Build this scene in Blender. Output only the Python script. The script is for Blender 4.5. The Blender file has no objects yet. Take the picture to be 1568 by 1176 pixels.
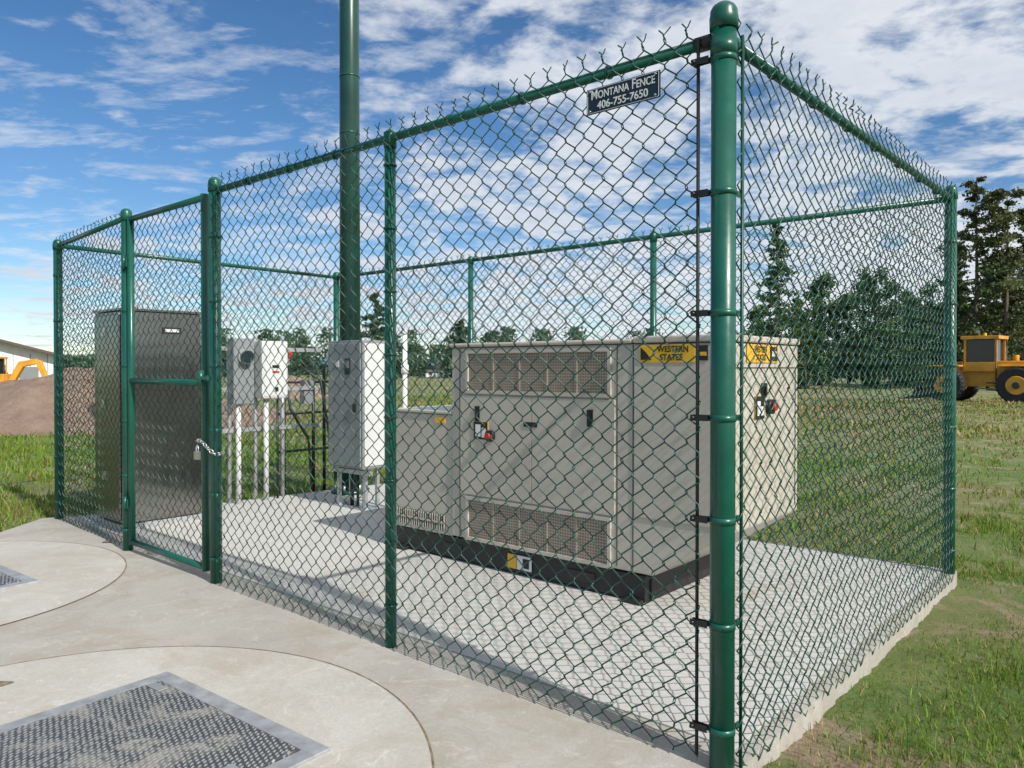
import bpy, math, random
import numpy as np
from mathutils import Vector, Matrix
random.seed(7); rng=np.random.default_rng(7)
scene=bpy.context.scene
scene.view_settings.view_transform='Standard'
scene.view_settings.look='None'
scene.view_settings.exposure=0
# ---------------------------------------------------------------- frames
C0=np.array([.7015,2.552]); U=np.array([-.7543,.6565]); V=np.array([.6565,.7543])
def P(u,v,z):
    p=C0+u*U+v*V
    return (p[0],p[1],z)
def UV(x,y):
    dx=x-C0[0]; dy=y-C0[1]
    return dx*U[0]+dy*U[1], dx*V[0]+dy*V[1]
# ---------------------------------------------------------------- materials
def new_mat(name):
    m=bpy.data.materials.new(name); m.use_nodes=True
    nt=m.node_tree
    return m,nt,nt.nodes,nt.links,nt.nodes['Principled BSDF']
def coords(nt,scale=None):
    tc=nt.nodes.new('ShaderNodeNewGeometry')
    return tc.outputs['Position']
def noise(nt,vec,scale,detail=4,rough=.55,dist=0):
    n=nt.nodes.new('ShaderNodeTexNoise'); n.inputs['Scale'].default_value=scale
    n.inputs['Detail'].default_value=detail; n.inputs['Roughness'].default_value=rough
    n.inputs['Distortion'].default_value=dist
    nt.links.new(vec,n.inputs['Vector']); return n.outputs['Fac']
def ramp(nt,fac,stops):
    r=nt.nodes.new('ShaderNodeValToRGB'); e=r.color_ramp.elements
    while len(e)<len(stops): e.new(.5)
    for i,(p,c) in enumerate(stops):
        e[i].position=p; e[i].color=(*c,1) if len(c)==3 else c
    nt.links.new(fac,r.inputs['Fac']); return r.outputs['Color']
def mix(nt,fac,a,b,mode='MIX'):
    m=nt.nodes.new('ShaderNodeMixRGB'); m.blend_type=mode
    for k,val in (('Fac',fac),('Color1',a),('Color2',b)):
        if isinstance(val,(int,float)): m.inputs[k].default_value=val
        elif isinstance(val,tuple): m.inputs[k].default_value=(*val,1)
        else: nt.links.new(val,m.inputs[k])
    return m.outputs['Color']
def bump(nt,b,h,strength=.3,dist=.01):
    n=nt.nodes.new('ShaderNodeBump'); n.inputs['Strength'].default_value=strength
    n.inputs['Distance'].default_value=dist
    nt.links.new(h,n.inputs['Height']); nt.links.new(n.outputs['Normal'],b.inputs['Normal'])
def simple(name,col,rough=.5,metal=0,var=.12,vscale=6,bumpk=0,coat=0):
    m,nt,N,L,b=new_mat(name)
    pos=coords(nt)
    f=noise(nt,pos,vscale,5)
    c=ramp(nt,f,[(.3,tuple(x*(1-var) for x in col)),(.7,tuple(min(1,x*(1+var)) for x in col))])
    L.new(c,b.inputs['Base Color'])
    b.inputs['Roughness'].default_value=rough; b.inputs['Metallic'].default_value=metal
    if coat: b.inputs['Coat Weight'].default_value=coat
    if bumpk: bump(nt,b,noise(nt,pos,vscale*12,3),bumpk,.003)
    return m
M={}
def post_paint():
    m,nt,N,L,b=new_mat('green_vinyl_paint'); pos=coords(nt)
    c=ramp(nt,noise(nt,pos,5,6),[(.3,(.004,.074,.050)),(.7,(.007,.102,.068))])
    d=ramp(nt,noise(nt,pos,45,6,.75,.5),[(.62,(0,0,0)),(.74,(.5,.5,.5))])
    L.new(mix(nt,d,c,(.07,.15,.115)),b.inputs['Base Color'])
    r=ramp(nt,noise(nt,pos,22,5),[(.3,(.24,)*3),(.7,(.42,)*3)]); L.new(r,b.inputs['Roughness'])
    bump(nt,b,noise(nt,pos,50,3),.08,.003); return m
M['green']=post_paint()
M['wire']=simple('green_vinyl_wire',(.004,.062,.043),.36,0,.25,3)
M['black']=simple('black_iron',(.012,.014,.014),.45,0,.2)
M['polegreen']=simple('dark_green_paint',(.013,.056,.042),.28,0,.25,3,.04)
def panel_paint():
    m,nt,N,L,b=new_mat('cream_enamel'); pos=coords(nt)
    c1=ramp(nt,noise(nt,pos,2.2,6),[(.3,(.455,.42,.355)),(.7,(.525,.49,.415))])
    d=ramp(nt,noise(nt,pos,30,6,.7),[(.60,(0,0,0)),(.8,(.35,.35,.35))])
    mp=N.new('ShaderNodeMapping'); mp.inputs['Scale'].default_value=(9,9,.8); L.new(pos,mp.inputs['Vector'])
    st=ramp(nt,noise(nt,mp.outputs['Vector'],1,6,.7),[(.55,(0,0,0)),(.75,(.35,.35,.35))])
    c2=mix(nt,st,c1,(.38,.34,.27))
    L.new(mix(nt,d,c2,(.36,.32,.25)),b.inputs['Base Color']); b.inputs['Roughness'].default_value=.34
    bump(nt,b,noise(nt,pos,160,2),.06,.002); return m
M['cream']=panel_paint()
M['grille']=simple('tan_grille',(.40,.335,.26),.6,0,.12,10)
M['hole']=simple('grille_void',(.13,.10,.075),.8)
M['dark']=simple('dark_void',(.05,.045,.04),.8)
M['skid']=simple('skid_paint',(.018,.017,.017),.5,0,.3,8)
M['rubber']=simple('rubber',(.02,.02,.021),.75,0,.3,8,.2)
M['yellowlabel']=simple('label_yellow',(.78,.45,.02),.4,0,.05)
M['white']=simple('white_paint',(.78,.78,.76),.45,0,.06,3)
M['whitebox']=simple('white_enamel_box',(.60,.61,.60),.4,0,.06,4)
M['greybox']=simple('grey_enamel_box',(.22,.235,.24),.38,0,.1,3,.03)
M['red']=simple('red_plastic',(.45,.03,.02),.4)
M['galv']=simple('galvanised_steel',(.50,.51,.52),.4,.6,.2,12)
M['chain']=simple('chain_steel',(.6,.6,.6),.3,.9,.1)
M['alu']=simple('aluminium_frame',(.36,.37,.38),.55,.35,.25,14,.1)
M['signblack']=simple('sign_face_dark',(.010,.026,.036),.35)
M['glass']=simple('dark_glass',(.02,.03,.035),.08)
M['machine']=simple('machine_yellow',(.66,.31,.03),.5,0,.25,2)
M['steelroof']=simple('brown_roof_metal',(.10,.075,.06),.5)
M['bark']=simple('bark',(.12,.09,.065),.9,0,.3,5,.5)
def stainless():
    m,nt,N,L,b=new_mat('brushed_stainless'); pos=coords(nt)
    mp=N.new('ShaderNodeMapping'); mp.inputs['Scale'].default_value=(60,60,1.2); L.new(pos,mp.inputs['Vector'])
    f=noise(nt,mp.outputs['Vector'],1,4)
    c=ramp(nt,noise(nt,pos,1.8,5),[(.3,(.245,.235,.215)),(.7,(.33,.32,.295))])
    L.new(c,b.inputs['Base Color']); b.inputs['Metallic'].default_value=1.0
    r=ramp(nt,f,[(.3,(.15,)*3),(.7,(.25,)*3)]); L.new(r,b.inputs['Roughness'])
    bump(nt,b,noise(nt,pos,3,2),.12,.02)
    return m
M['stain']=stainless()
def concrete(name,lo,hi,dirt=(.36,.30,.22),da=.5,broom=0):
    m,nt,N,L,b=new_mat(name); pos=coords(nt)
    c1=ramp(nt,noise(nt,pos,1.1,8,.62,.6),[(.3,lo),(.68,hi)])
    fine=ramp(nt,noise(nt,pos,70,6,.75),[(.3,(.84,.84,.84)),(.7,(1.06,1.06,1.06))])
    c2=mix(nt,1.0,c1,fine,'MULTIPLY')
    st=ramp(nt,noise(nt,pos,2.3,10,.75,1.2),[(.46,(0,0,0)),(.64,(da,da,da))])
    c3=mix(nt,st,c2,dirt)
    sp=ramp(nt,noise(nt,pos,17,8,.82,2),[(.60,(0,0,0)),(.68,(.6,.6,.6))])
    c3=mix(nt,sp,c3,tuple(.62*x for x in lo))
    wh=ramp(nt,noise(nt,pos,5.3,10,.82,2.5),[(.55,(0,0,0)),(.63,(.55,.55,.55))])
    c3=mix(nt,wh,c3,tuple(1.22*x for x in hi))
    br=ramp(nt,noise(nt,pos,.75,8,.7,2.0),[(.56,(0,0,0)),(.68,(.5,.5,.5))])
    c3=mix(nt,br,c3,(.34,.275,.19))
    h=mix(nt,.5,noise(nt,pos,9,8,.7),noise(nt,pos,120,4,.7))
    if broom:
        mp=N.new('ShaderNodeMapping'); mp.inputs['Rotation'].default_value=(0,0,math.radians(41)); mp.inputs['Scale'].default_value=(2,60,1); L.new(pos,mp.inputs['Vector'])
        bf=noise(nt,mp.outputs['Vector'],1,3)
        c3=mix(nt,.18,c3,ramp(nt,bf,[(.35,(.40,.39,.37)),(.6,(.56,.55,.52))]))
    L.new(c3,b.inputs['Base Color']); b.inputs['Roughness'].default_value=.88
    bump(nt,b,h,.35 if not broom else .15,.012)
    return m
M['conc']=concrete('apron_concrete',(.345,.325,.285),(.455,.435,.39),(.31,.27,.205),.65)
M['slab']=concrete('pad_concrete',(.46,.45,.425),(.54,.53,.50),(.42,.39,.34),.3,1)
M['lid']=concrete('lid_concrete',(.42,.40,.355),(.52,.50,.45),(.37,.33,.26),.55)
M['joint']=simple('dark_joint_line',(.20,.155,.105),.95,0,.5,20)  # dark brown joint colour for the lid rings and small marks
def checker():
    m,nt,N,L,b=new_mat('slip_resist_plate'); pos=coords(nt)
    mp=N.new('ShaderNodeMapping'); mp.inputs['Rotation'].default_value=(0,0,math.radians(38)); mp.inputs['Scale'].default_value=(70,34,1); L.new(pos,mp.inputs['Vector'])
    vo=N.new('ShaderNodeTexVoronoi'); vo.voronoi_dimensions='2D'; vo.inputs['Scale'].default_value=1; L.new(mp.outputs['Vector'],vo.inputs['Vector'])
    vo.inputs['Randomness'].default_value=.25
    c=ramp(nt,vo.outputs['Distance'],[(.18,(.36,.36,.35)),(.42,(.06,.064,.068))])
    g=ramp(nt,noise(nt,pos,5,8,.75,1.0),[(.50,(0,0,0)),(.64,(.8,.8,.8))])
    L.new(mix(nt,g,c,(.36,.34,.30)),b.inputs['Base Color']); b.inputs['Roughness'].default_value=.55
    b.inputs['Metallic'].default_value=.1
    bump(nt,b,vo.outputs['Distance'],.8,.006); return m
M['checker']=checker()
def ground_mat():
    m,nt,N,L,b=new_mat('field_ground'); pos=coords(nt)
    g=ramp(nt,noise(nt,pos,3.5,10,.75,.8),[(.3,(.075,.13,.022)),(.5,(.12,.185,.04)),(.68,(.22,.22,.085))])
    g=mix(nt,1,g,ramp(nt,noise(nt,pos,60,6,.8),[(.3,(.5,.5,.5)),(.7,(1.4,1.4,1.4))]),'MULTIPLY')
    big=ramp(nt,noise(nt,pos,.13,6,.6),[(.46,(0,0,0)),(.62,(.75,.75,.75))])
    g=mix(nt,big,g,(.24,.175,.085))
    d=ramp(nt,noise(nt,pos,1.1,10,.75,1),[(.52,(0,0,0)),(.61,(1,1,1))])
    dc=ramp(nt,noise(nt,pos,24,8,.8),[(.3,(.19,.14,.095)),(.7,(.42,.32,.22))])
    g=mix(nt,d,g,dc)
    L.new(g,b.inputs['Base Color']); b.inputs['Roughness'].default_value=.95
    bump(nt,b,noise(nt,pos,22,10,.85),.8,.03); return m
M['ground']=ground_mat()
def dirt_mat():
    m,nt,N,L,b=new_mat('dug_dirt'); pos=coords(nt)
    L.new(ramp(nt,noise(nt,pos,1.6,9,.75),[(.3,(.27,.175,.125)),(.7,(.46,.335,.255))]),b.inputs['Base Color'])
    b.inputs['Roughness'].default_value=.95; bump(nt,b,noise(nt,pos,5,8,.8),1,.15); return m
M['dirt']=dirt_mat()
def attr_mat(name,rough=.6,trans=.25):
    m,nt,N,L,b=new_mat(name)
    a=N.new('ShaderNodeVertexColor'); a.layer_name='Col'
    L.new(a.outputs['Color'],b.inputs['Base Color']); b.inputs['Roughness'].default_value=rough
    b.inputs['Specular IOR Level'].default_value=.25
    t=N.new('ShaderNodeBsdfTranslucent'); L.new(a.outputs['Color'],t.inputs['Color'])
    mx=N.new('ShaderNodeMixShader'); mx.inputs[0].default_value=trans
    out=[n for n in N if n.type=='OUTPUT_MATERIAL'][0]
    L.new(b.outputs[0],mx.inputs[1]); L.new(t.outputs[0],mx.inputs[2]); L.new(mx.outputs[0],out.inputs['Surface'])
    return m
M['leaf']=attr_mat('foliage'); M['grass']=attr_mat('grass_blades',.6,.3)
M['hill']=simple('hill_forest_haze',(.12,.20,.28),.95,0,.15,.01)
# ---------------------------------------------------------------- helpers
col=scene.collection
def empty(name,loc=(0,0,0)):
    e=bpy.data.objects.new(name,None); e.location=loc; col.objects.link(e); return e
def add_obj(name,me,parent=None):
    o=bpy.data.objects.new(name,me); col.objects.link(o)
    if parent is not None:
        o.parent=parent; o.matrix_parent_inverse=Matrix.Translation(-Vector(parent.location))
    return o
def npmesh(name,verts,faces,mat,parent=None,smooth=False,colr=None):
    verts=np.asarray(verts,dtype=np.float32); faces=np.asarray(faces,dtype=np.int32)
    k=faces.shape[1]; me=bpy.data.meshes.new(name)
    me.vertices.add(len(verts)); me.vertices.foreach_set('co',verts.ravel())
    me.loops.add(faces.size); me.loops.foreach_set('vertex_index',faces.ravel())
    me.polygons.add(len(faces)); me.polygons.foreach_set('loop_start',np.arange(0,faces.size,k,dtype=np.int32))
    if smooth: me.polygons.foreach_set('use_smooth',np.ones(len(faces),dtype=bool))
    me.update(calc_edges=True)
    if colr is not None:
        a=me.color_attributes.new('Col','FLOAT_COLOR','POINT')
        c=np.ones((len(verts),4),dtype=np.float32); c[:,:3]=colr; a.data.foreach_set('color',c.ravel())
    me.materials.append(mat); me.validate()
    return add_obj(name,me,parent)
class MB:
    def __init__(s,xf=None): s.v=[];s.f=[];s.m=[];s.mats=[];s.sm=[];s.xf=xf or (lambda a,b,c:P(a,b,c))
    def mi(s,m):
        if m not in s.mats: s.mats.append(m)
        return s.mats.index(m)
    def poly(s,pts,m):
        b=len(s.v); s.v+= [s.xf(*p) for p in pts]; s.f.append(list(range(b,b+len(pts)))); s.m.append(s.mi(m)); s.sm.append(False)
    def prism(s,prof,v0,v1,m,axis='v'):
        n=len(prof); b=len(s.v)
        for vv in (v0,v1):
            for (a,z) in prof:
                s.v.append(s.xf(a,vv,z) if axis=='v' else s.xf(vv,a,z))
        k=s.mi(m)
        s.f.append(list(range(b,b+n))); s.f.append(list(range(b+2*n-1,b+n-1,-1))); s.m+=[k,k]; s.sm+=[False]*2
        for i in range(n):
            j=(i+1)%n; s.f.append([b+i,b+n+i,b+n+j,b+j]); s.m.append(k); s.sm.append(False)
    def box(s,a0,a1,b0,b1,z0,z1,m):
        s.prism([(a0,z0),(a1,z0),(a1,z1),(a0,z1)],b0,b1,m)
    def tube(s,pts,r,m,n=12,caps=True,world=False):
        pts=[Vector(p if world else s.xf(*p)) for p in pts]
        rs=r if isinstance(r,(list,tuple)) else [r]*len(pts)
        b=len(s.v); k=s.mi(m); ref=None
        for i,p in enumerate(pts):
            t=(pts[min(i+1,len(pts)-1)]-pts[max(i-1,0)]).normalized()
            if ref is None:
                ref=Vector((0,0,1)) if abs(t.z)<.9 else Vector((1,0,0))
            a=t.cross(ref).normalized(); c=a.cross(t).normalized(); ref=c
            for j in range(n):
                th=2*math.pi*j/n; q=p+(a*math.cos(th)+c*math.sin(th))*rs[i]; s.v.append(tuple(q))
        for i in range(len(pts)-1):
            for j in range(n):
                j2=(j+1)%n; s.f.append([b+i*n+j,b+i*n+j2,b+(i+1)*n+j2,b+(i+1)*n+j]); s.m.append(k); s.sm.append(True)
        if caps:
            s.f.append([b+j for j in range(n)][::-1]); s.f.append([b+(len(pts)-1)*n+j for j in range(n)]); s.m+=[k,k]; s.sm+=[False]*2
    def done(s,name,parent=None,bevel=0):
        me=bpy.data.meshes.new(name); me.from_pydata(s.v,[],s.f)
        for m in s.mats: me.materials.append(m)
        me.polygons.foreach_set('material_index',s.m); me.polygons.foreach_set('use_smooth',s.sm)
        import bmesh
        bm=bmesh.new(); bm.from_mesh(me); bmesh.ops.recalc_face_normals(bm,faces=bm.faces); bm.to_mesh(me); bm.free()
        o=add_obj(name,me,parent)
        if bevel:
            b=o.modifiers.new('bevel','BEVEL'); b.width=bevel; b.segments=2; b.limit_method='ANGLE'; b.angle_limit=math.radians(50)
        return o
def text(name,body,size,loc,xd,zd,mat,parent,bold=0,sx=1,spans=None):
    cu=bpy.data.curves.new(name,'FONT'); cu.body=body; cu.size=size; cu.align_x='CENTER'; cu.align_y='BOTTOM_BASELINE' if spans else 'CENTER'; cu.extrude=.0006; cu.offset=bold
    if spans:
        cu.small_caps_scale=.78
        for i,ch_ in enumerate(body): cu.body_format[i].use_small_caps=True
    o=bpy.data.objects.new(name,cu); col.objects.link(o)
    xd=Vector(xd).normalized(); zd=Vector(zd).normalized(); yd=zd.cross(xd)
    mt=Matrix(((xd.x*sx,yd.x,zd.x,loc[0]),(xd.y*sx,yd.y,zd.y,loc[1]),(xd.z*sx,yd.z,zd.z,loc[2]),(0,0,0,1)))
    dg=bpy.context.evaluated_depsgraph_get(); dg.update()
    me=bpy.data.meshes.new_from_object(o.evaluated_get(dg)); bpy.data.objects.remove(o)
    me.transform(mt); me.materials.clear(); me.materials.append(mat)
    return add_obj(name,me,parent)
XF=(-U[0],-U[1],0); ZF=(-V[0],-V[1],0); XE=(V[0],V[1],0); ZE=(-U[0],-U[1],0)
# ---------------------------------------------------------------- chain link
W=.086
def chainlink(name,a,b,zb,zt,parent,off=0,barb=True,r=.0027,zslope=0):
    """a,b = (u,v) ends"""
    A=np.array(P(*a,0)[:2]); B=np.array(P(*b,0)[:2]); Lg=np.linalg.norm(B-A); d=(B-A)/Lg; nrm=np.array([d[1],-d[0]])
    nw=int(round(Lg/(W/2))); p=Lg/nw; q=W/2; K=int(round((zt-zb)/q)); q=(zt-zb)/K
    i=np.arange(nw)[:,None]; k=np.arange(K+1)[None,:]
    side=(i+k)%2; sg=side*2-1
    s=(i+side)*p+sg*.0024; z=zb+k*q+0*i
    ysp=np.where((k%2)==0,1,-1)*.003+0*i
    ph=rng.uniform(0,6.28,4)
    wob=.007*np.sin(s*3.1+ph[0])*np.sin(z*2.3+ph[1])+.003*np.sin(s*9+ph[2])*np.sin(z*7+ph[3])
    s=s+.005*np.sin(z*2.1+ph[1])*np.sin(s*1.7+ph[2])+.0014*rng.standard_normal(s.shape); z=z+.005*np.sin(s*2.6+ph[0])*np.sin(z*1.9)+.0014*rng.standard_normal(z.shape)
    S=np.empty((nw,2*(K+1))); Z=np.empty_like(S); Yv=np.empty_like(S)
    S[:,0::2]=s;S[:,1::2]=s; Z[:,0::2]=z-.0045; Z[:,1::2]=z+.0045
    Yv[:,0::2]=-ysp+wob; Yv[:,1::2]=ysp+wob
    if barb:
        sgl=sg[:,-1:]
        l=.014+.006*rng.random((nw,1)); 
        S=np.hstack([S,S[:,-1:]-sgl*.005,S[:,-1:]+sgl*.003,S[:,-1:]+sgl*l]); Z=np.hstack([Z,Z[:,-1:]+.012,Z[:,-1:]+.022,Z[:,-1:]+.032+.008*rng.random((nw,1))])
        Yv=np.hstack([Yv,-Yv[:,-1:],Yv[:,-1:],Yv[:,-1:]+.008*rng.standard_normal((nw,1))])
    m=S.shape[1]
    frac=S/Lg
    pts=np.empty((nw,m,3)); pts[...,0]=A[0]+S*d[0]+(Yv+off)*nrm[0]; pts[...,1]=A[1]+S*d[1]+(Yv+off)*nrm[1]; pts[...,2]=Z+zslope*frac
    t=np.empty_like(pts); t[:,1:-1]=pts[:,2:]-pts[:,:-2]; t[:,0]=pts[:,1]-pts[:,0]; t[:,-1]=pts[:,-1]-pts[:,-2]
    t/=np.linalg.norm(t,axis=2,keepdims=True)
    n1=np.broadcast_to(np.array([nrm[0],nrm[1],0.]),pts.shape); n2=np.cross(t,n1); n2/=np.linalg.norm(n2,axis=2,keepdims=True)
    n1=np.cross(n2,t)
    vs=np.stack([pts+n1*r,pts+n2*r,pts-n1*r,pts-n2*r],axis=2).reshape(-1,3)
    base=(np.arange(nw)[:,None]*m+np.arange(m-1)[None,:]).reshape(-1)*4
    fs=[]
    for j in range(4):
        j2=(j+1)%4; fs.append(np.stack([base+j,base+j2,base+4+j2,base+4+j],axis=1))
    return npmesh(name,vs,np.vstack(fs),M['wire'],parent,True)
H=2.43
fence=empty('chain_link_fence',P(0,0,0))
L0=(6.33,.1); L1=(6.6,3.26); R1=(-.02,3.236)
chainlink('front_wire_mesh',(.075,-.03),(3.30,-.03),.02,2.462,fence)
chainlink('front_end_wire_mesh',(4.70,0.02),(6.28,.07),.0,2.445,fence)
chainlink('side_wire_mesh',(-.045,.02),(-.055,3.18),-.03,2.462,fence,zslope=-.0)
chainlink('rear_wire_mesh',(.03,3.262),(6.55,3.29),0.0,2.455,fence)
chainlink('end_wire_mesh',(6.36,.15),(6.62,3.2),-.04,2.445,fence)
def post(mb,u,v,r,z0,z1,m=None,cap='dome'):
    m=m or M['green']
    mb.tube([(u,v,z0),(u,v,z1)],r,m,28)
    prof=[(r*1.13,z1-.045),(r*1.15,z1-.005),(r*1.10,z1+.004),(r*1.08,z1+.018),(r*.9,z1+.032),(r*.55,z1+.043),(r*.1,z1+.047)]
    mb.tube([(u,v,z) for _,z in prof],[a for a,_ in prof],m,28)
def band(mb,u,v,z,r,du,dv,m=None):
    m=m or M['green']
    mb.tube([(u,v,z-.011),(u,v,z+.011)],r*1.07,m,24)
    mb.tube([(u+du*.3,v+dv*.3,z),(u+du,v+dv,z)],.007,m,8)
    mb.tube([(u+du,v+dv,z-.014),(u+du,v+dv,z+.014)],.009,m,8)
mb=MB()
post(mb,0,0,.041,-.2,2.50)
post(mb,3.371,0,.036,-.1,2.47)
post(mb,4.66,0,.036,-.1,2.45)
post(mb,*L0,.036,-.2,2.42)
post(mb,*L1,.036,-.2,2.45)
post(mb,*R1,.036,-.3,2.47)
for (u,v) in ((1.70,.0),(2.18,3.236),(4.311,3.245)):
    mb.tube([(u,v,-.1),(u,v,2.40)],.027,M['green'],20)
    mb.tube([(u,v,2.385),(u,v,2.455),(u,v,2.47)],[.031,.031,.012],M['green'],20)
mb.done('posts',fence)
mb=MB()
rr=.020
mb.tube([(0.03,0,H),(3.35,0,H)],rr,M['green'],14); mb.tube([(4.68,0,H-.0),(6.30,.1,H-.02)],rr,M['green'],14)
mb.tube([(0,0.03,H),(-.02,3.2,H)],rr,M['green'],14)
mb.tube([(0,3.236,H),(6.6,3.26,H)],rr,M['green'],14)
mb.tube([(6.33,.12,H-.02),(6.6,3.24,H)],rr,M['green'],14)
mb.done('rails',fence)
mb=MB()
mb.tube([(.078,-.028,.03),(.078,-.028,2.44)],.006,M['black'],8)
for z in (.13,.48,.83,1.17,1.52,1.92,2.36):
    mb.tube([(0,0,z-.011),(0,0,z+.011)],.0435,M['green'],24)
    mb.box(.036,.098,-.022,-.018,z-.010,z+.010,M['black'])
    mb.box(.036,.098,-.041,-.037,z-.010,z+.010,M['black'])
    mb.tube([(.088,-.052,z),(.088,-.004,z)],.006,M['black'],8)
    mb.box(-.026,-.022,.036,.075,z-.010,z+.010,M['green'])
mb.tube([(-.045,.045,-.03),(-.045,.045,2.44)],.006,M['wire'],8)
mb.tube([(0,0,2.37),(0,0,2.42)],.0445,M['green'],24)
mb.tube([(.03,0,H),(.10,0,H)],.026,M['black'],14); mb.tube([(0,.03,H),(-.001,.09,H)],.026,M['green'],14)
for (pu,pv,du,dv) in ((3.371,0,-.07,-.03),(4.66,0,.06,.0),(R1[0],R1[1],-.02,-.07),(L0[0],L0[1],-.06,-.02)):
    for z in (.15,.55,.95,1.35,1.75,2.15): band(mb,pu,pv,z,.036,du,dv)
    mb.tube([(pu+du,pv+dv,.02),(pu+du,pv+dv,2.42)],.005,M['wire'],6)
for z in np.arange(.2,2.4,.3):
    mb.tube([(1.70,0,z-.004),(1.70,0,z+.004)],.033,M['wire'],14)
for u in np.arange(.45,3.3,.42):
    mb.tube([(u,0,H),(u+.009,0,H)],.0255,M['wire'],12)
for v in np.arange(.4,3.1,.42):
    mb.tube([(-.003,v,H),(-.003,v+.009,H)],.0255,M['wire'],12)
mb.done('fittings',fence)
# gate
gate=empty('fence_gate',P(4.05,0,0))
g0,g1=3.50,4.59
chainlink('gate_wire_mesh',(g0+.02,-.0),(g1-.02,-.0),.08,2.42,gate,off=.02,barb=False)
mb=MB()
for u in (g0,g1): mb.tube([(u,0,.05),(u,0,2.43)],.024,M['green'],18)
for z in (.07,1.24,2.41): mb.tube([(g0,0,z),(g1,0,z)],.021,M['green'],14)
for z in (.35,2.1):
    mb.box(4.585,4.665,-.035,-.028,z-.035,z+.035,M['green']); mb.tube([(4.625,-.035,z-.05),(4.625,-.035,z+.05)],.014,M['green'],10)
mb.box(3.40,3.52,-.045,-.033,1.25,1.29,M['green']); mb.tube([(3.46,-.05,1.22),(3.46,-.05,1.32)],.02,M['green'],12); mb.box(3.36,3.50,-.06,-.045,1.262,1.282,M['green'])
mb.done('gate_frame',gate)
# chain & padlock
ch=empty('padlock_chain',P(3.43,-.05,.82))
mb=MB()
cu_,cv_=3.435,0.0
nl=26
for i in range(nl):
    a=2*math.pi*i/nl
    def cp(t): return (cu_+.115*math.cos(t),cv_+.062*math.sin(t),.84+.045*math.sin(t*1+2.2)+.012*math.sin(3*t))
    c=np.array(cp(a)); t=np.array(cp(a+.05))-np.array(cp(a-.05)); t/=np.linalg.norm(t)
    n1=np.cross(t,[0,0,1]); n1/=np.linalg.norm(n1); n2=np.cross(n1,t); nn=n1 if i%2 else n2
    ring=[tuple(c+t*.017*math.cos(x)+nn*.010*math.sin(x)) for x in np.linspace(0,2*math.pi,13)]
    mb.tube(ring,.0036,M['chain'],6,False)
mb.done('chain_links',ch)
mb=MB(); mb.box(3.44,3.485,-.085,-.062,.765,.815,M['chain']); mb.tube([(3.449,-.073,.81),(3.449,-.073,.84),(3.4625,-.073,.855),(3.476,-.073,.84),(3.476,-.073,.81)],.004,M['chain'],8)
mb.done('padlock',ch,.003)
# sign
sg=empty('fence_sign',P(.367,-.045,2.32))
mb=MB(); mb.box(.212,.522,-.047,-.043,2.272,2.366,M['signblack']); mb.done('sign_plate',sg,.001)
mb=MB()
for z in (2.276,2.362): mb.box(.217,.517,-.0485,-.0475,z-.0007,z+.0007,M['white'])
for u in (.2175,.5165): mb.box(u-.0007,u+.0007,-.0485,-.0475,2.277,2.361,M['white'])
for u in (.23,.504):
    for z in (2.283,2.355): mb.tube([(u,-.052,z),(u,-.047,z)],.004,M['chain'],8)
mb.done('sign_border',sg)
text('sign_text','Montana Fence',.050,P(.367,-.0478,2.325),XF,ZF,M['white'],sg,.0003,.79,1)
text('sign_phone','406-755-7650',.040,P(.367,-.0478,2.298),XF,ZF,M['white'],sg,.0003,.95)
# ---------------------------------------------------------------- generator
gen=empty('diesel_generator',P(1.9,1.8,0))
v0,v1=1.32,2.325
mb=MB(); body=[(.623,.46),(1.05,.18),(2.63,.18),(2.63,1.47),(.623,1.47)]
mb.prism(body,v0,v1,M['cream']); mb.done('canopy',gen,.012)
mb=MB(); mb.box(.613,1.174,v0-.012,v1+.012,1.474,1.512,M['cream']); mb.box(1.18,2.645,v0-.012,v1+.012,1.474,1.500,M['cream']); mb.done('roof',gen,.01)
mb=MB(); mb.box(2.634,3.27,v0+.01,v1-.01,.17,1.01,M['cream']); mb.done('radiator_housing',gen,.012)
mb=MB(); mb.box(2.636,3.29,v0-.0,v1+.0,1.013,1.035,M['cream']); mb.done('radiator_top',gen,.006)
mb=MB()
mb.box(1.11,3.24,1.345,1.40,.02,.165,M['skid']); mb.box(1.11,3.24,2.24,2.30,.02,.165,M['skid'])
mb.box(1.10,1.16,1.40,2.24,.02,.165,M['skid']); mb.box(3.18,3.24,1.40,2.24,.02,.165,M['skid']); mb.box(1.16,3.18,1.43,2.22,.05,.165,M['dark'])
for u in (1.12,3.1): mb.box(u,u+.13,1.30,1.345,.0,.03,M['skid'])
for u in (1.45,2.55): mb.box(u,u+.2,1.338,1.344,.06,.12,M['dark'])
mb.done('skid_base',gen,.004)
mb=MB()
def panel(ua,ub,za,zb,t=.012,m=None): mb.box(ua,ub,v0-t,v0-.001,za,zb,m or M['cream'])
panel(1.29,1.905,.485,1.152); panel(1.909,2.535,.485,1.152)
panel(.64,1.165,.50,1.46,.006)
mb.done('doors',gen,.003)
mb=MB()
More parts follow.
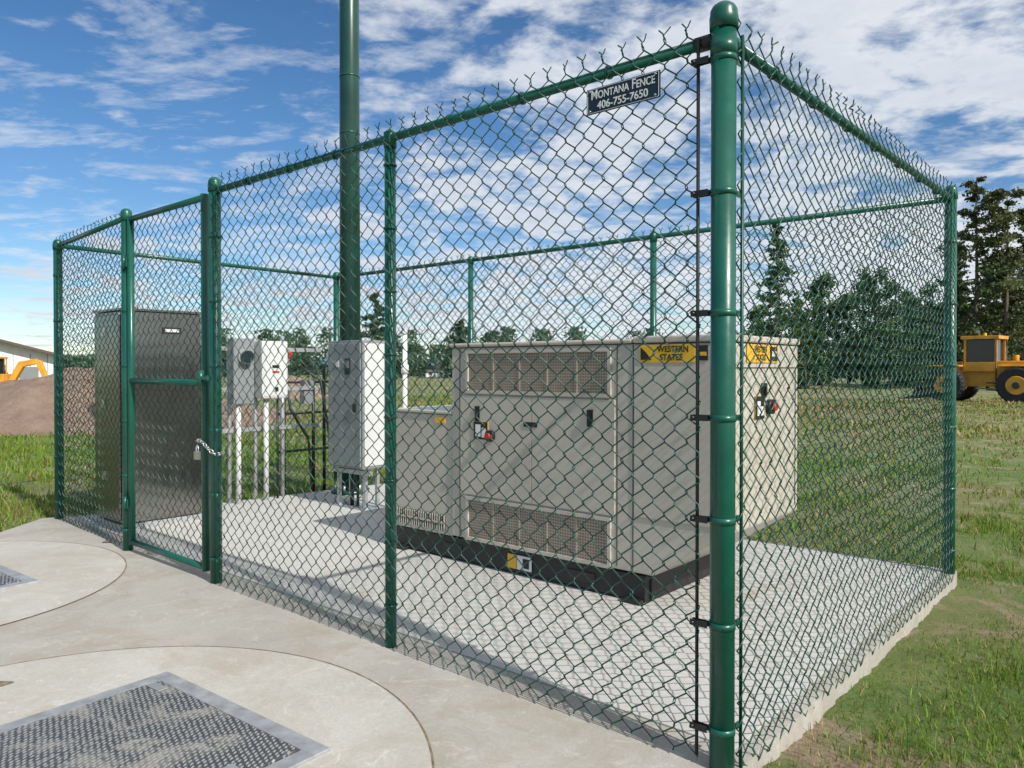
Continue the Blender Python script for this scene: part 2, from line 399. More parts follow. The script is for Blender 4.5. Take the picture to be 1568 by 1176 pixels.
def grille(ua,ub,za,zb,nu,nz):
    mb.box(ua,ub,v0-.003,v0-.001,za,zb,M['grille'])
    fr=.022
    mb.box(ua-fr,ub+fr,v0-.016,v0-.001,zb,zb+fr,M['cream']); mb.box(ua-fr,ub+fr,v0-.016,v0-.001,za-fr,za,M['cream'])
    mb.box(ua-fr,ua,v0-.016,v0-.001,za,zb,M['cream']); mb.box(ub,ub+fr,v0-.016,v0-.001,za,zb,M['cream'])
    for i in range(nu):
        for j in range(nz):
            a=ua+(ub-ua)*(i+.22)/nu; b=ua+(ub-ua)*(i+.78)/nu; c=za+(zb-za)*(j+.22)/nz; d=za+(zb-za)*(j+.78)/nz
            mb.poly([(a,v0-.0042,c),(b,v0-.0042,c),(b,v0-.0042,d),(a,v0-.0042,d)],M['hole'])
    for i in range(1,5):
        a=ua+(ub-ua)*i/5; mb.box(a-.006,a+.006,v0-.008,v0-.0046,za,zb,M['grille'])
grille(1.34,2.46,1.185,1.43,60,14)
grille(1.34,2.46,.20,.45,60,14)
mb.done('louvre_grilles',gen)
mb=MB()
def vgr(ua,ub,za,zb,n):
    mb.box(ua,ub,v0+.004,v0+.008,za,zb,M['dark'])
    for i in range(n): a=ua+(ub-ua)*(i+.1)/n; mb.box(a,a+(ub-ua)/n*.35,v0-.002,v0+.0035,za,zb,M['cream'])
    mb.box(ua,ub,v0-.004,v0+.003,(za+zb)/2-.005,(za+zb)/2+.005,M['cream'])
vgr(2.70,3.22,.20,.31,22)
for u in (1.281,2.548,1.174): mb.box(u-.003,u+.003,v0-.002,v0+.001,.20,1.465,M['dark'])
for u,z in ((2.372,1.03),(1.46,1.04)):
    mb.box(u-.02,u+.02,v0-.019,v0-.0125,z-.05,z+.05,M['black']); mb.box(u-.008,u+.008,v0-.03,v0-.02,z-.035,z+.03,M['black'])
mb.box(1.86,1.97,v0-.016,v0-.0125,.965,.995,M['black'])
for (ue,z) in ((2.34,.92),):
    mb.box(ue-.065,ue+.065,v0-.016,v0-.0125,z-.06,z+.06,M['yellowlabel']); mb.box(ue-.062,ue+.062,v0-.018,v0-.0165,z-.057,z+.057,M['black'])
    mb.box(ue-.0,ue+.045,v0-.0195,v0-.0185,z-.04,z+.04,M['white']); mb.box(ue-.05,ue-.012,v0-.0195,v0-.0185,z-.045,z+.02,M['white'])
    mb.tube([(ue-.09,v0-.0125,z-.03),(ue-.09,v0-.035,z-.03)],.038,M['black'],16); mb.tube([(ue-.09,v0-.036,z-.03),(ue-.09,v0-.055,z-.03)],.02,M['red'],16)
mb.box(2.70,2.80,v0+.004,v0+.0085,.95,.99,M['yellowlabel'])
mb.box(1.93,2.05,1.335,1.3385,.045,.135,M['white']); mb.box(2.055,2.13,1.335,1.3385,.045,.135,M['yellowlabel']); mb.box(1.95,2.0,1.3325,1.3345,.06,.12,M['black'])
mb.box(.79,1.13,v0-.0095,v0-.0065,1.365,1.462,M['yellowlabel']); mb.box(.715,.765,v0-.0095,v0-.0065,1.375,1.455,M['black']); mb.box(.722,.758,v0-.0115,v0-.0100,1.40,1.42,M['yellowlabel'])
ue=.623
def ebox(va,vb,za,zb,t,m): mb.box(ue-t,ue-t+.0025,va,vb,za,zb,m)
ebox(1.575,1.995,1.365,1.465,.006,M['yellowlabel']); ebox(1.88,1.98,1.375,1.455,.009,M['black']); ebox(1.90,1.96,1.40,1.43,.012,M['white'])
mb.box(ue-.012,ue-.001,1.77,1.83,1.17,1.25,M['black']); mb.box(ue-.022,ue-.013,1.79,1.81,1.18,1.23,M['black'])
ebox(1.68,1.80,1.05,1.18,.006,M['yellowlabel']); ebox(1.682,1.798,1.052,1.178,.009,M['black']); ebox(1.70,1.74,1.07,1.15,.012,M['white']); ebox(1.75,1.785,1.07,1.12,.012,M['white'])
mb.tube([(ue,1.87,1.115),(ue-.03,1.87,1.115)],.042,M['black'],16); mb.tube([(ue-.031,1.87,1.115),(ue-.05,1.87,1.115)],.022,M['red'],16)
mb.box(ue-.005,ue-.001,v0+.03,v1-.03,1.335,1.339,M['dark']); mb.box(ue-.004,ue-.001,v0+.05,v0+.054,.5,1.33,M['dark']); mb.box(ue-.004,ue-.001,v1-.054,v1-.05,.5,1.33,M['dark'])
mb.done('fittings',gen)
for (pp,xd,zd,fl) in ((lambda a,z:P(a,v0-.0102,z),XF,ZF,0),(lambda a,z:P(.623-.0068,a,z),XE,ZE,1)):
    if not fl:
        text('logo_text',"WESTERN",.047,pp(.92,1.436),xd,zd,M['black'],gen,.001,.9); text('logo_text_lower',"STATES",.047,pp(.93,1.392),xd,zd,M['black'],gen,.001,.9)
    else:
        text('end_logo_text',"WESTERN",.047,pp(1.755,1.436),xd,zd,M['black'],gen,.001,.8); text('end_logo_text_lower',"STATES",.047,pp(1.755,1.392),xd,zd,M['black'],gen,.001,.8)
mb=MB(); mb.prism([(1.05,1.38),(1.12,1.38),(1.12,1.45),(1.085,1.42)],v0-.0115,v0-.010,M['black']); mb.done('logo_mark',gen)
# ---------------------------------------------------------------- pole
pl=empty('steel_pole',P(5.51,2.64,0))
mb=MB(); mb.tube([(5.51,2.64,0.04),(5.51,2.64,4.6),(5.51,2.64,9.5)],[.112,.103,.094],M['polegreen'],36)
mb.tube([(5.51,2.64,.0),(5.51,2.64,.045)],.20,M['polegreen'],32)
mb.tube([(5.51,2.64,9.5),(5.51,2.64,9.56)],[.10,.05],M['polegreen'],32)
for i in range(6):
    a=i*math.pi/3; mb.tube([(5.51+.16*math.cos(a),2.64+.16*math.sin(a),.04),(5.51+.16*math.cos(a),2.64+.16*math.sin(a),.10)],.014,M['galv'],8)
for z in (3.8,4.4,6.5): mb.tube([(5.51,2.64,z),(5.51,2.64,z+.02)],.107,M['polegreen'],32)
mb.box(5.40,5.46,2.53,2.56,1.2,1.5,M['polegreen'])
mb.done('pole_shaft',pl)
# ---------------------------------------------------------------- cabinet A
ca=empty('electrical_cabinet',P(4.8,2.17,0))
mb=MB(); mb.box(4.53,5.05,2.04,2.31,.39,1.59,M['greybox']); mb.done('enclosure',ca,.008)
mb=MB(); mb.box(4.545,5.035,2.022,2.038,.41,1.565,M['greybox']); mb.done('door',ca,.006)
mb=MB(); mb.box(4.60,4.63,2.00,2.02,.92,1.0,M['black']); mb.box(4.69,4.77,2.016,2.0205,1.27,1.42,M['black']); mb.box(4.70,4.76,2.012,2.015,1.33,1.40,M['greybox'])
mb.box(4.86,4.92,2.016,2.0205,1.34,1.40,M['whitebox'])
for z in (.6,1.0,1.4): mb.box(5.034,5.056,2.015,2.035,z,z+.06,M['chain'])
mb.box(4.524,4.529,2.06,2.29,.42,1.56,M['whitebox'])  # pale sheet over the right face: sunlit brightness put into its colour
mb.done('door_hardware_and_lit_side',ca)
mb=MB()
for u in (4.57,4.97): mb.box(u,u+.03,2.10,2.13,0,.385,M['galv']); mb.box(u,u+.03,2.24,2.27,0,.385,M['galv'])
mb.box(4.50,5.08,2.09,2.13,.33,.37,M['galv']); mb.box(4.50,5.08,2.06,2.29,0,.012,M['galv'])
for u,r_,m_ in ((4.68,.014,'greybox'),(4.77,.014,'black'),(4.86,.02,'black')): mb.tube([(u,2.17,0),(u,2.17,.39)],r_,M[m_],12)
mb.done('legs_and_conduits',ca)
# ---------------------------------------------------------------- stainless cabinet B
cb=empty('control_cabinet',P(5.6,.55,0))
mb=MB(); mb.box(5.32,5.86,.23,.90,.06,1.80,M['stain']); mb.done('enclosure',cb,.01)
mb=MB(); mb.box(5.302,5.318,.245,.885,.09,1.775,M['stain']); mb.box(5.34,5.84,.214,.229,.09,1.775,M['stain']); mb.done('doors',cb,.006)
mb=MB(); mb.box(5.31,5.87,.22,.91,0,.055,M['galv']); mb.box(5.31,5.87,.22,.91,1.803,1.82,M['stain'])
mb.box(5.296,5.301,.55,.71,1.62,1.675,M['black']); mb.box(5.293,5.2955,.57,.69,1.635,1.66,M['whitebox']); mb.box(5.27,5.301,.28,.31,.95,1.10,M['black'])
mb.tube([(5.5,.4,1.82),(5.5,.4,1.85)],.02,M['red'],12)
for z in (.4,1.0,1.6): mb.box(5.60,5.66,.20,.213,z,z+.07,M['chain'])
mb.done('hardware',cb)
# ---------------------------------------------------------------- meter rack
mr=empty('electric_meter_rack',P(5.85,1.75,0))
mb=MB(); u=5.85
for v in (1.46,1.74,2.05): mb.tube([(u+.02,v,-.1),(u+.02,v,1.66)],.022,M['galv'],10)
for z in (.72,1.12,1.52): mb.box(u-.02,u-.0,1.36,2.5,z-.02,z+.02,M['galv'])
mb.done('frame',mr)
mb=MB(); mb.box(u-.14,u-.025,1.42,1.64,.98,1.62,M['greybox']); mb.box(u-.16,u-.025,1.71,2.0,1.03,1.60,M['whitebox']); mb.done('boxes',mr,.008)
mb=MB()
mb.tube([(u-.141,1.53,1.44),(u-.17,1.53,1.44)],.075,M['galv'],24); mb.tube([(u-.171,1.53,1.44),(u-.22,1.53,1.44)],.06,M['glass'],24)
mb.box(u-.166,u-.161,1.73,1.98,1.05,1.58,M['whitebox']); mb.box(u-.18,u-.165,1.85,1.88,1.10,1.14,M['black']); mb.box(u-.168,u-.1665,1.82,1.90,1.33,1.36,M['black']); mb.box(u-.168,u-.1665,1.82,1.90,1.28,1.30,M['red'])
mb.box(u-.15,u-.10,2.002,2.03,1.36,1.52,M['greybox']); mb.box(u-.17,u-.12,2.005,2.045,1.44,1.49,M['red'])
for v in (1.5,1.8): mb.tube([(u-.08,v,-.05),(u-.08,v,1.02)],.026,M['whitebox'],10)
mb.tube([(u-.06,2.06,1.1),(u-.02,2.12,.9),(u-.3,2.15,.6),(u-.4,2.12,.1)],.014,M['black'],8)
mb.tube([(u-.08,1.93,1.02),(u-.08,1.93,-.05)],.012,M['black'],8)
mb.done('meter_and_handles',mr)
r2=empty('conduit_rack',P(5.7,2.3,0))
mb=MB()
for v in (2.12,2.48,2.62): mb.tube([(5.95,v,-.1),(5.95,v,1.35)],.018,M['black'],8)
for z in (.45,.85,1.18): mb.tube([(5.95,2.05,z),(5.95,2.75,z)],.014,M['black'],8)
mb.tube([(5.9,2.2,1.3),(5.85,2.25,1.35),(5.7,2.4,1.2),(5.6,2.5,.3)],.014,M['black'],8)
mb.box(5.85,5.93,2.3,2.42,.95,1.2,M['greybox']); mb.done('rack_frame',r2)
vp=empty('vent_pipe',P(4.24,2.3,0)); mb=MB(); mb.tube([(4.24,2.3,0),(4.24,2.3,1.64)],.022,M['white'],14); mb.tube([(4.24,2.3,1.28),(4.24,2.3,1.36)],.034,M['white'],14); mb.tube([(4.24,2.3,1.64),(4.24,2.3,1.68)],[.03,.02],M['white'],14); mb.done('riser',vp)
# ---------------------------------------------------------------- concrete
def ptw(x,y,z): return (x,y,z)
poly=[P(-.05,3.33,0)[:2],P(5.75,3.33,0)[:2],P(6.05,1.0,0)[:2],P(6.45,-.0,0)[:2],(-4.15,6.2),(-6.5,4.3),(-6.5,-4),P(-.05,-8,0)[:2]]
def slab_mesh(name,pl_,z0,z1,mat,parent=None,bev=0):
    mb=MB(ptw); n=len(pl_); mb.poly([(x,y,z1) for x,y in pl_],mat)
    for i in range(n):
        a=pl_[i]; b=pl_[(i+1)%n]; mb.poly([(a[0],a[1],z0),(b[0],b[1],z0),(b[0],b[1],z1),(a[0],a[1],z1)],mat)
    return mb.done(name,parent,bev)
edge=[P(-.05+.012*math.sin(t*7.3)*random.random()+random.uniform(-.006,.006),t,0)[:2] for t in np.arange(-3,3.3,.035)]
poly2=[P(-.05,-8,0)[:2]]+edge+poly[:-1]
slab_mesh('concrete_apron',poly2,-.35,0,M['conc'])
pad=[P(.02,.14,0)[:2],P(.02,3.26,0)[:2],P(5.7,3.26,0)[:2],P(5.98,1.0,0)[:2],P(6.25,.16,0)[:2]]
slab_mesh('equipment_pad',pad,.001,.006,M['slab'])
def disc(name,c,r,z,mat,r0=0,n=96):
    mb=MB(ptw)
    if r0==0: mb.poly([(c[0]+r*math.cos(2*math.pi*i/n),c[1]+r*math.sin(2*math.pi*i/n),z) for i in range(n)],mat)
    else:
        for i in range(n):
            a=2*math.pi*i/n;b=2*math.pi*(i+1)/n
            mb.poly([(c[0]+r0*math.cos(a),c[1]+r0*math.sin(a),z),(c[0]+r*math.cos(a),c[1]+r*math.sin(a),z),(c[0]+r*math.cos(b),c[1]+r*math.sin(b),z),(c[0]+r0*math.cos(b),c[1]+r0*math.sin(b),z)],mat)
    return mb
def hatch(c,T,e1,e2,l1,l2):
    par=empty('vault_hatch',(c[0],c[1],0))
    disc('',c,1.275,.004,M['lid']).done('vault_lid',par)
    disc('',c,1.283,.005,M['joint'],1.275).done('lid_joint',par)
    T=np.array(T);e1=np.array(e1);e2=np.array(e2)
    def q(a,b,z): p=T+e1*a+e2*b; return (p[0],p[1],z)
    mb=MB(q); w=.07
    mb.box(0,l1,0,w,0,.016,M['alu']); mb.box(0,l1,l2-w,l2,0,.016,M['alu']); mb.box(0,w,w,l2-w,0,.016,M['alu']); mb.box(l1-w,l1,w,l2-w,0,.016,M['alu'])
    mb.done('hatch_frame',par,.003)
    mb=MB(q); mb.box(w+.006,l1-w-.006,w+.006,l2-w-.006,.0,.020,M['checker']); mb.done('hatch_leaf',par,.003)
    mb=MB(q)
    for b in (.28,.72): mb.box(l1-w-.09,l1-w-.03,b,b+.05,.021,.026,M['galv'])
    mb.box(w+.02,w+.12,.1,.14,.021,.025,M['galv']); mb.done('hinges',par,.002)
hatch((-1.53,2.38),(-1.50,3.33),(.79,-.613),(-.613,-.79),1.10,1.5)
hatch((-3.75,4.6),(-3.80,5.42),(.79,-.613),(-.613,-.79),1.10,1.5)
for i,(x,y) in enumerate(((-2.15,3.22),(-3.1,5.85))):
    mb=MB(ptw); mb.poly([(x+.035*math.cos(a)*(1+.3*math.sin(3*a+i)),y+.035*math.sin(a)*(1+.25*math.cos(2*a)),.0065) for a in np.linspace(0,6.28,17)[:-1]],M['joint']); mb.done('anchor_mark')
# ---------------------------------------------------------------- ground
def gz(x,y):
    base=np.where(x<0,-.05,-.05-.05*np.clip(x/1.5,0,1))
    r=np.hypot(x,y); amp=np.clip((r-6)/30,0,1)
    return base+amp*(.10*np.sin(x*.21+1)*np.cos(y*.17)+.06*np.sin(x*.63+y*.5))-np.clip((r-40)/200,0,1)*.2
xs=np.sign(np.linspace(-1,1,161))*np.abs(np.linspace(-1,1,161))**3.2*3000
ys=xs+6
X,Y=np.meshgrid(xs,ys); Z=gz(X,Y)+ (0.012*np.sin(X*5.1)*np.sin(Y*4.3))
Z=np.where(np.hypot(X,Y-5)<4,np.minimum(Z,-.03),Z)
idx=np.arange(161*161).reshape(161,161)
F=np.stack([idx[:-1,:-1],idx[:-1,1:],idx[1:,1:],idx[1:,:-1]],axis=-1).reshape(-1,4)
npmesh('ground',np.stack([X,Y,Z],-1).reshape(-1,3),F,M['ground'],None,True)
# ---------------------------------------------------------------- grass
def inpoly(x,y,pg):
    c=np.zeros(len(x),bool); n=len(pg); j=n-1
    for i in range(n):
        xi,yi=pg[i]; xj,yj=pg[j]
        cond=((yi>y)!=(yj>y))&(x<(xj-xi)*(y-yi)/(yj-yi+1e-12)+xi); c^=cond; j=i
    return c
polyA=[(p[0],p[1]) for p in poly]
def vn(x,y,s,seed):
    """cheap smooth value noise"""
    g=np.random.default_rng(seed); T=g.random((256,256)); x=x/s+500; y=y/s+500
    xi=np.floor(x).astype(int); yi=np.floor(y).astype(int); fx=x-xi; fy=y-yi; fx=fx*fx*(3-2*fx); fy=fy*fy*(3-2*fy)
    f=lambda a,b:T[a%256,b%256]
    return (f(xi,yi)*(1-fx)+f(xi+1,yi)*fx)*(1-fy)+(f(xi,yi+1)*(1-fx)+f(xi+1,yi+1)*fx)*fy
def grass(name,n,xr,yr,hmin,hmax,wd,seed,dry=.3,power=1.0,bareth=.6,edgek=.6,bright=1.0,tallonly=False):
    g=np.random.default_rng(seed)
    yy=yr[0]+(yr[1]-yr[0])*g.random(n)**power; xx=xr[0]+(xr[1]-xr[0])*g.random(n)
    ncl=n//40; ci=g.integers(0,ncl,n); cy=yr[0]+(yr[1]-yr[0])*g.random(ncl)**power; cx=xr[0]+(xr[1]-xr[0])*g.random(ncl)
    m=g.random(n)<.5; sc=.05+.02*np.hypot(cx,cy)
    xx=np.where(m,cx[ci]+g.standard_normal(n)*sc[ci],xx); yy=np.where(m,cy[ci]+g.standard_normal(n)*sc[ci],yy)
    keep=~inpoly(xx,yy,polyA)
    keep&=(np.abs(xx)<yy*.95+1.2)&(yy>.3)
    bare=.6*vn(xx,yy,.55,11)+.4*vn(xx,yy,.16,12)
    keep&=~((bare>bareth)&(g.random(n)<.88))
    if tallonly: keep&=(vn(xx,yy,.7,31)>.60)|(g.random(n)<.06)
    u_,v_=UV(xx,yy); near=(u_>-.16-.22*vn(v_,v_*0,.4,13))&(u_<0)&(v_<3.2)&(v_>-1); keep&=~(near&(g.random(n)<edgek))
    xx=xx[keep];yy=yy[keep]; n=len(xx); r=np.hypot(xx,yy)
    tall=.45+.75*vn(xx,yy,.8,14)+.3*g.random(n)
    h=(hmin+(hmax-hmin)*g.random(n)**1.8)*np.clip(tall,.4,1.3); w=wd*(.6+.8*g.random(n))*np.clip(r/5,1,20)**.75
    th=g.random(n)*6.28; ln=g.random(n)*.9*h; ph=g.random(n)*6.28
    z=gz(xx,yy)-.015
    a=np.stack([xx-np.cos(th)*w,yy-np.sin(th)*w,z],-1); b=np.stack([xx+np.cos(th)*w,yy+np.sin(th)*w,z],-1)
    mx=xx+np.cos(ph)*ln*.35; my=yy+np.sin(ph)*ln*.35
    c=np.stack([mx+np.cos(th)*w*.75,my+np.sin(th)*w*.75,z+h*.6],-1); d=np.stack([mx-np.cos(th)*w*.75,my-np.sin(th)*w*.75,z+h*.6],-1)
    e=np.stack([xx+np.cos(ph)*ln+np.cos(th)*w*.1,yy+np.sin(ph)*ln+np.sin(th)*w*.1,z+h],-1); f=np.stack([xx+np.cos(ph)*ln-np.cos(th)*w*.1,yy+np.sin(ph)*ln-np.sin(th)*w*.1,z+h],-1)
    vs=np.stack([a,b,c,d,e,f],1).reshape(-1,3); bi=np.arange(n)*6
    fs=np.vstack([np.stack([bi,bi+1,bi+2,bi+3],-1),np.stack([bi+3,bi+2,bi+4,bi+5],-1)])
    big=np.clip(1.6*(.5*vn(xx,yy,3.5,15)+.5*vn(xx,yy,.9,16))-.35+.35*np.clip((r-9)/12,0,1)*(xx>0),0,1)
    isdry=(g.random(n)<dry*(.2+1.4*big))[:,None]
    gr=np.array([.12,.25,.028])*(.45+.9*g.random((n,1)))+np.array([.09,.05,0])*g.random((n,1))
    dr=np.array([.40,.29,.14])*(.5+.8*g.random((n,1)))
    cc=np.where(isdry,dr,gr)*bright; cc=np.repeat(cc,6,axis=0)
    return npmesh(name,vs,fs,M['grass'],None,False,cc)
grass('grass',260000,(.3,6.5),(1.0,7.5),.012,.05,.0024,1,.36,1.1,.64,.55)
grass('grass',60000,(1.2,9),(2.2,12),.05,.15,.0024,4,.2,1.1,.8,.98,1,True)
grass('grass',90000,(-11,-1),(5.5,17),.03,.13,.0035,2,.18,1.1)
grass('grass',130000,(-6,26),(6,36),.03,.13,.005,3,.45,1.1)
# ---------------------------------------------------------------- foliage
def leafquads(cen,size,g,flat=.0):
    n=len(cen); a=g.standard_normal((n,3)); a/=np.linalg.norm(a,axis=1,keepdims=True); b=g.standard_normal((n,3)); b-=a*(a*b).sum(1,keepdims=True); b/=np.linalg.norm(b,axis=1,keepdims=True)
    s=size[:,None] if hasattr(size,'__len__') else size
    a=a*s; b=b*s*.6
    vs=np.stack([cen-a,cen-b*.9,cen+a,cen+b],1).reshape(-1,3)
    return vs,np.arange(4*n).reshape(-1,4)
def wood(mb,p0,p1,r0,r1,bend=.0,n=5,k=7):
    p0=Vector(p0);p1=Vector(p1); pts=[];rs=[]
    for i in range(n):
        t=i/(n-1); p=p0.lerp(p1,t)+Vector((random.uniform(-1,1),random.uniform(-1,1),0))*bend*(0 if i in (0,n-1) else 1); pts.append(p);rs.append(r0+(r1-r0)*t)
    mb.tube(pts,rs,M['bark'],k,world=True)
def decid(name,x,y,h,w,seed,tone=(.05,.085,.028),nl=5200,trunk=.18,ls=.13):
    g=np.random.default_rng(seed); random.seed(seed); e=empty(name,(x,y,float(gz(np.array(x),np.array(y)))-.1)); z0=e.location.z
    mb=MB(ptw); wood(mb,(x,y,z0),(x+.1,y,z0+h*.8),h*.022,h*.006,.12)
    cl=[]; nc=54; sk=g.uniform(-.5,.5)
    for i in range(nc):
        t=g.random()**.85; zz=trunk*h+(1-trunk)*h*t; env=w*.5*math.sin(math.pi*min(1,.18+.80*t))**.7*(.7+.5*g.random())
        a=g.random()*6.28; rr_=env*math.sqrt(g.random())
        c=np.array([x+rr_*math.cos(a)+sk*t,y+rr_*math.sin(a),z0+zz]); cl.append(c)
        if i<12:
            st=Vector((x,y,z0+h*(.2+.5*t))); wood(mb,st,Vector(c),h*.008,h*.002,.08,4,5)
    mb.done('trunk_and_limbs',e)
    cl=np.array(cl); ci=g.integers(0,nc,nl); sc=(.035+.055*g.random(nc))*h*.75
    off=g.standard_normal((nl,3)); off/=np.linalg.norm(off,axis=1,keepdims=True); off*=(g.random((nl,1))**.5)*(1+.35*g.standard_normal((nl,1))); off[:,2]*=.8
    cen=cl[ci]+off*sc[ci][:,None]*1.35
    cen=cen[cen[:,2]>z0+.15]; m=len(cen); ci=ci[:m]
    vs,fs=leafquads(cen,ls*(.5+.8*g.random(m)),g)
    ctone=.6+.8*g.random(nc)
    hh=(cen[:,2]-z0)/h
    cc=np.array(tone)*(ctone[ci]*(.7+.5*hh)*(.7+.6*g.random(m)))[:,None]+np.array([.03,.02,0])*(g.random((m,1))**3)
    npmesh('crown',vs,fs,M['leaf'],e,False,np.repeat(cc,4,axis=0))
def conifer(name,x,y,h,w,seed,tone=(.035,.06,.028),start=.18,nb=95,per=75,ls=.12,gaps=.15,shape=.75,clump=0):
    g=np.random.default_rng(seed); random.seed(seed); e=empty(name,(x,y,float(gz(np.array(x),np.array(y)))-.1)); z0=e.location.z
    mb=MB(ptw); wood(mb,(x,y,z0),(x,y,z0+h),h*.014,h*.002,.06,7,8)
    cen=[];tn=[]
    for i in range(nb):
        t=i/nb; zz=h*(start+(1-start)*t); L=w*.5*(1-t)**shape*(.45+.75*g.random())+.15
        if g.random()<gaps: L*=.3
        a=g.random()*6.28; dx,dy=math.cos(a),math.sin(a); dr=-.18+.5*t-.15*g.random()
        tip=(x+dx*L,y+dy*L,z0+zz+dr*L)
        wood(mb,(x,y,z0+zz),tip,h*.0035,h*.0012,.03,3,4)
        k=int(per*(.35+L/(w*.5)))
        if clump:
            nn_=max(1,int(L*2)); cs_=.35+.65*g.random(nn_); s=cs_[g.integers(0,nn_,k)]; sp=.10+.10*L
            c=np.stack([x+dx*L*s,y+dy*L*s,z0+zz+dr*L*s+.05],-1)+g.standard_normal((k,3))*np.array([1,1,.5])*sp*1.1
        else:
            s=g.random(k)**.6; c=np.stack([x+dx*L*s,y+dy*L*s,z0+zz+dr*L*s],-1)+g.standard_normal((k,3))*np.array([1,1,.55])*(.09+.06*L)
        cen.append(c); tn.append(np.full(k,.55+.9*g.random()))
    mb.done('trunk_and_limbs',e); cen=np.vstack(cen); tn=np.concatenate(tn); m=len(cen)
    vs,fs=leafquads(cen,ls*(.6+.8*g.random(m)),g)
    cc=np.array(tone)*(tn*(.7+.6*g.random(m)))[:,None]
    npmesh('crown',vs,fs,M['leaf'],e,False,np.repeat(cc,4,axis=0))
def wx(px,Yd): return (px-784)/1175*Yd
def hz(py,Yd): return 1.34+(562-py)*Yd/1175+.2
conifer('conifer_tree',wx(1190,58),58,hz(335,58),4.2,11,(.09,.14,.055),.08,90,60,.15)
for i,(px,Yd,py,w) in enumerate([(1158,62,475,4),(1212,60,460,4),(1255,60,425,5),(1300,64,450,5),(1340,58,415,5.5),(1385,62,450,5),(1418,58,440,4.5),(1450,66,460,5),(1480,70,455,6),(1560,72,440,8),(1232,50,500,4),(1365,52,490,4.5),(1520,60,470,6)]):
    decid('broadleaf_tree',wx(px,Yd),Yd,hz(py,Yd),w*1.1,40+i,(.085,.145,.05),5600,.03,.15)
conifer('conifer_tree',wx(1494,52),52,hz(272,52),5.6,21,(.085,.11,.045),.22,46,170,.13,.3,.35,1)
conifer('conifer_tree',wx(1540,50),50,hz(292,50),5.4,22,(.10,.115,.045),.25,40,170,.13,.3,.35,1)
conifer('conifer_tree',wx(1568,54),54,hz(320,54),5.0,23,(.08,.11,.045),.12,60,130,.13,.25,.5,1)
conifer('conifer_tree',wx(1466,60),60,hz(370,60),4.0,24,(.08,.11,.05),.1,60,80,.14)
conifer('conifer_tree',wx(1512,57),57,hz(400,57),4.5,28,(.08,.11,.05),.08,60,80,.14)
conifer('conifer_tree',wx(575,85),85,hz(450,85),5.5,25,(.08,.12,.055),.1,60,70,.2)
conifer('conifer_tree',wx(598,88),88,hz(468,88),4.5,26,(.08,.12,.055),.1,50,60,.2)
conifer('conifer_tree',wx(705,95),95,hz(490,95),5,27,(.08,.12,.06),.1,50,60,.2)
g=np.random.default_rng(5); cs=[];tn=[]
for i in range(150):
    px=g.uniform(-60,1640); D=g.uniform(105,150); top=hz(g.uniform(500,540) if px>330 else g.uniform(538,552),D); xx=wx(px,D); w=g.uniform(2.5,5)
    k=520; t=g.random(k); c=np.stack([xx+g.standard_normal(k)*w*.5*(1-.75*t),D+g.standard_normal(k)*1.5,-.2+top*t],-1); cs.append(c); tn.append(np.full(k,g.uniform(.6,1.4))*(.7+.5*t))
cs=np.vstack(cs);tn=np.concatenate(tn); vs,fs=leafquads(cs,.32*(.6+.8*g.random(len(cs))),g)
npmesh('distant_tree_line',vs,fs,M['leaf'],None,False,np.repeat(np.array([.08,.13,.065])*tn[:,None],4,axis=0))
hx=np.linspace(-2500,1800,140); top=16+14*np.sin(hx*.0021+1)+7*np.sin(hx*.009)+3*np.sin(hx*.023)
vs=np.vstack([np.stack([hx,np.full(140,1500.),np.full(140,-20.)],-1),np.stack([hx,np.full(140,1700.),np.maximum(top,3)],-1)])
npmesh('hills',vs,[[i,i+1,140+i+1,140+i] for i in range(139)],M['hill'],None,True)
# ---------------------------------------------------------------- dirt mound
n=110; gx=np.linspace(-26,-5.5,n*2); gy=np.linspace(14.0,24,n); X,Y=np.meshgrid(gx,gy)
s=(Y-14.2-.5*vn(X,Y*0,1.3,51))/3.2; prof=np.clip(s,0,1)**.8*np.clip((24-Y)/3,0,1)
hh=.60+.50*np.exp(-((X+10.6)/1.6)**2)+.35*(vn(X,Y,2.2,52)-.5)+.22*(vn(X,Y,.8,53)-.5)+.10*(vn(X,Y,.35,54)-.5)
endf=np.clip((-5.6-X)/3.0,0,1)
Z=-.2+prof*hh*endf**.7*1.25+.06*rng.random(X.shape)*prof
idx=np.arange(X.size).reshape(X.shape); F=np.stack([idx[:-1,:-1],idx[:-1,1:],idx[1:,1:],idx[1:,:-1]],-1).reshape(-1,4)
npmesh('dirt_mound',np.stack([X,Y,Z],-1).reshape(-1,3),F,M['dirt'],None,True)
n=40; gx=np.linspace(-13.5,-8.2,n); gy=np.linspace(34,39,n); X,Y=np.meshgrid(gx,gy)
rad=np.hypot((X+10.9)/2.6,(Y-36.5)/2.4); Z=-.25+np.clip(1-rad,0,1)**.8*(1.15+.8*(vn(X,Y,.8,61)-.5))
idx=np.arange(X.size).reshape(X.shape); F=np.stack([idx[:-1,:-1],idx[:-1,1:],idx[1:,1:],idx[1:,:-1]],-1).reshape(-1,4)
npmesh('dirt_mound',np.stack([X,Y,Z],-1).reshape(-1,3),F,M['dirt'],None,True)
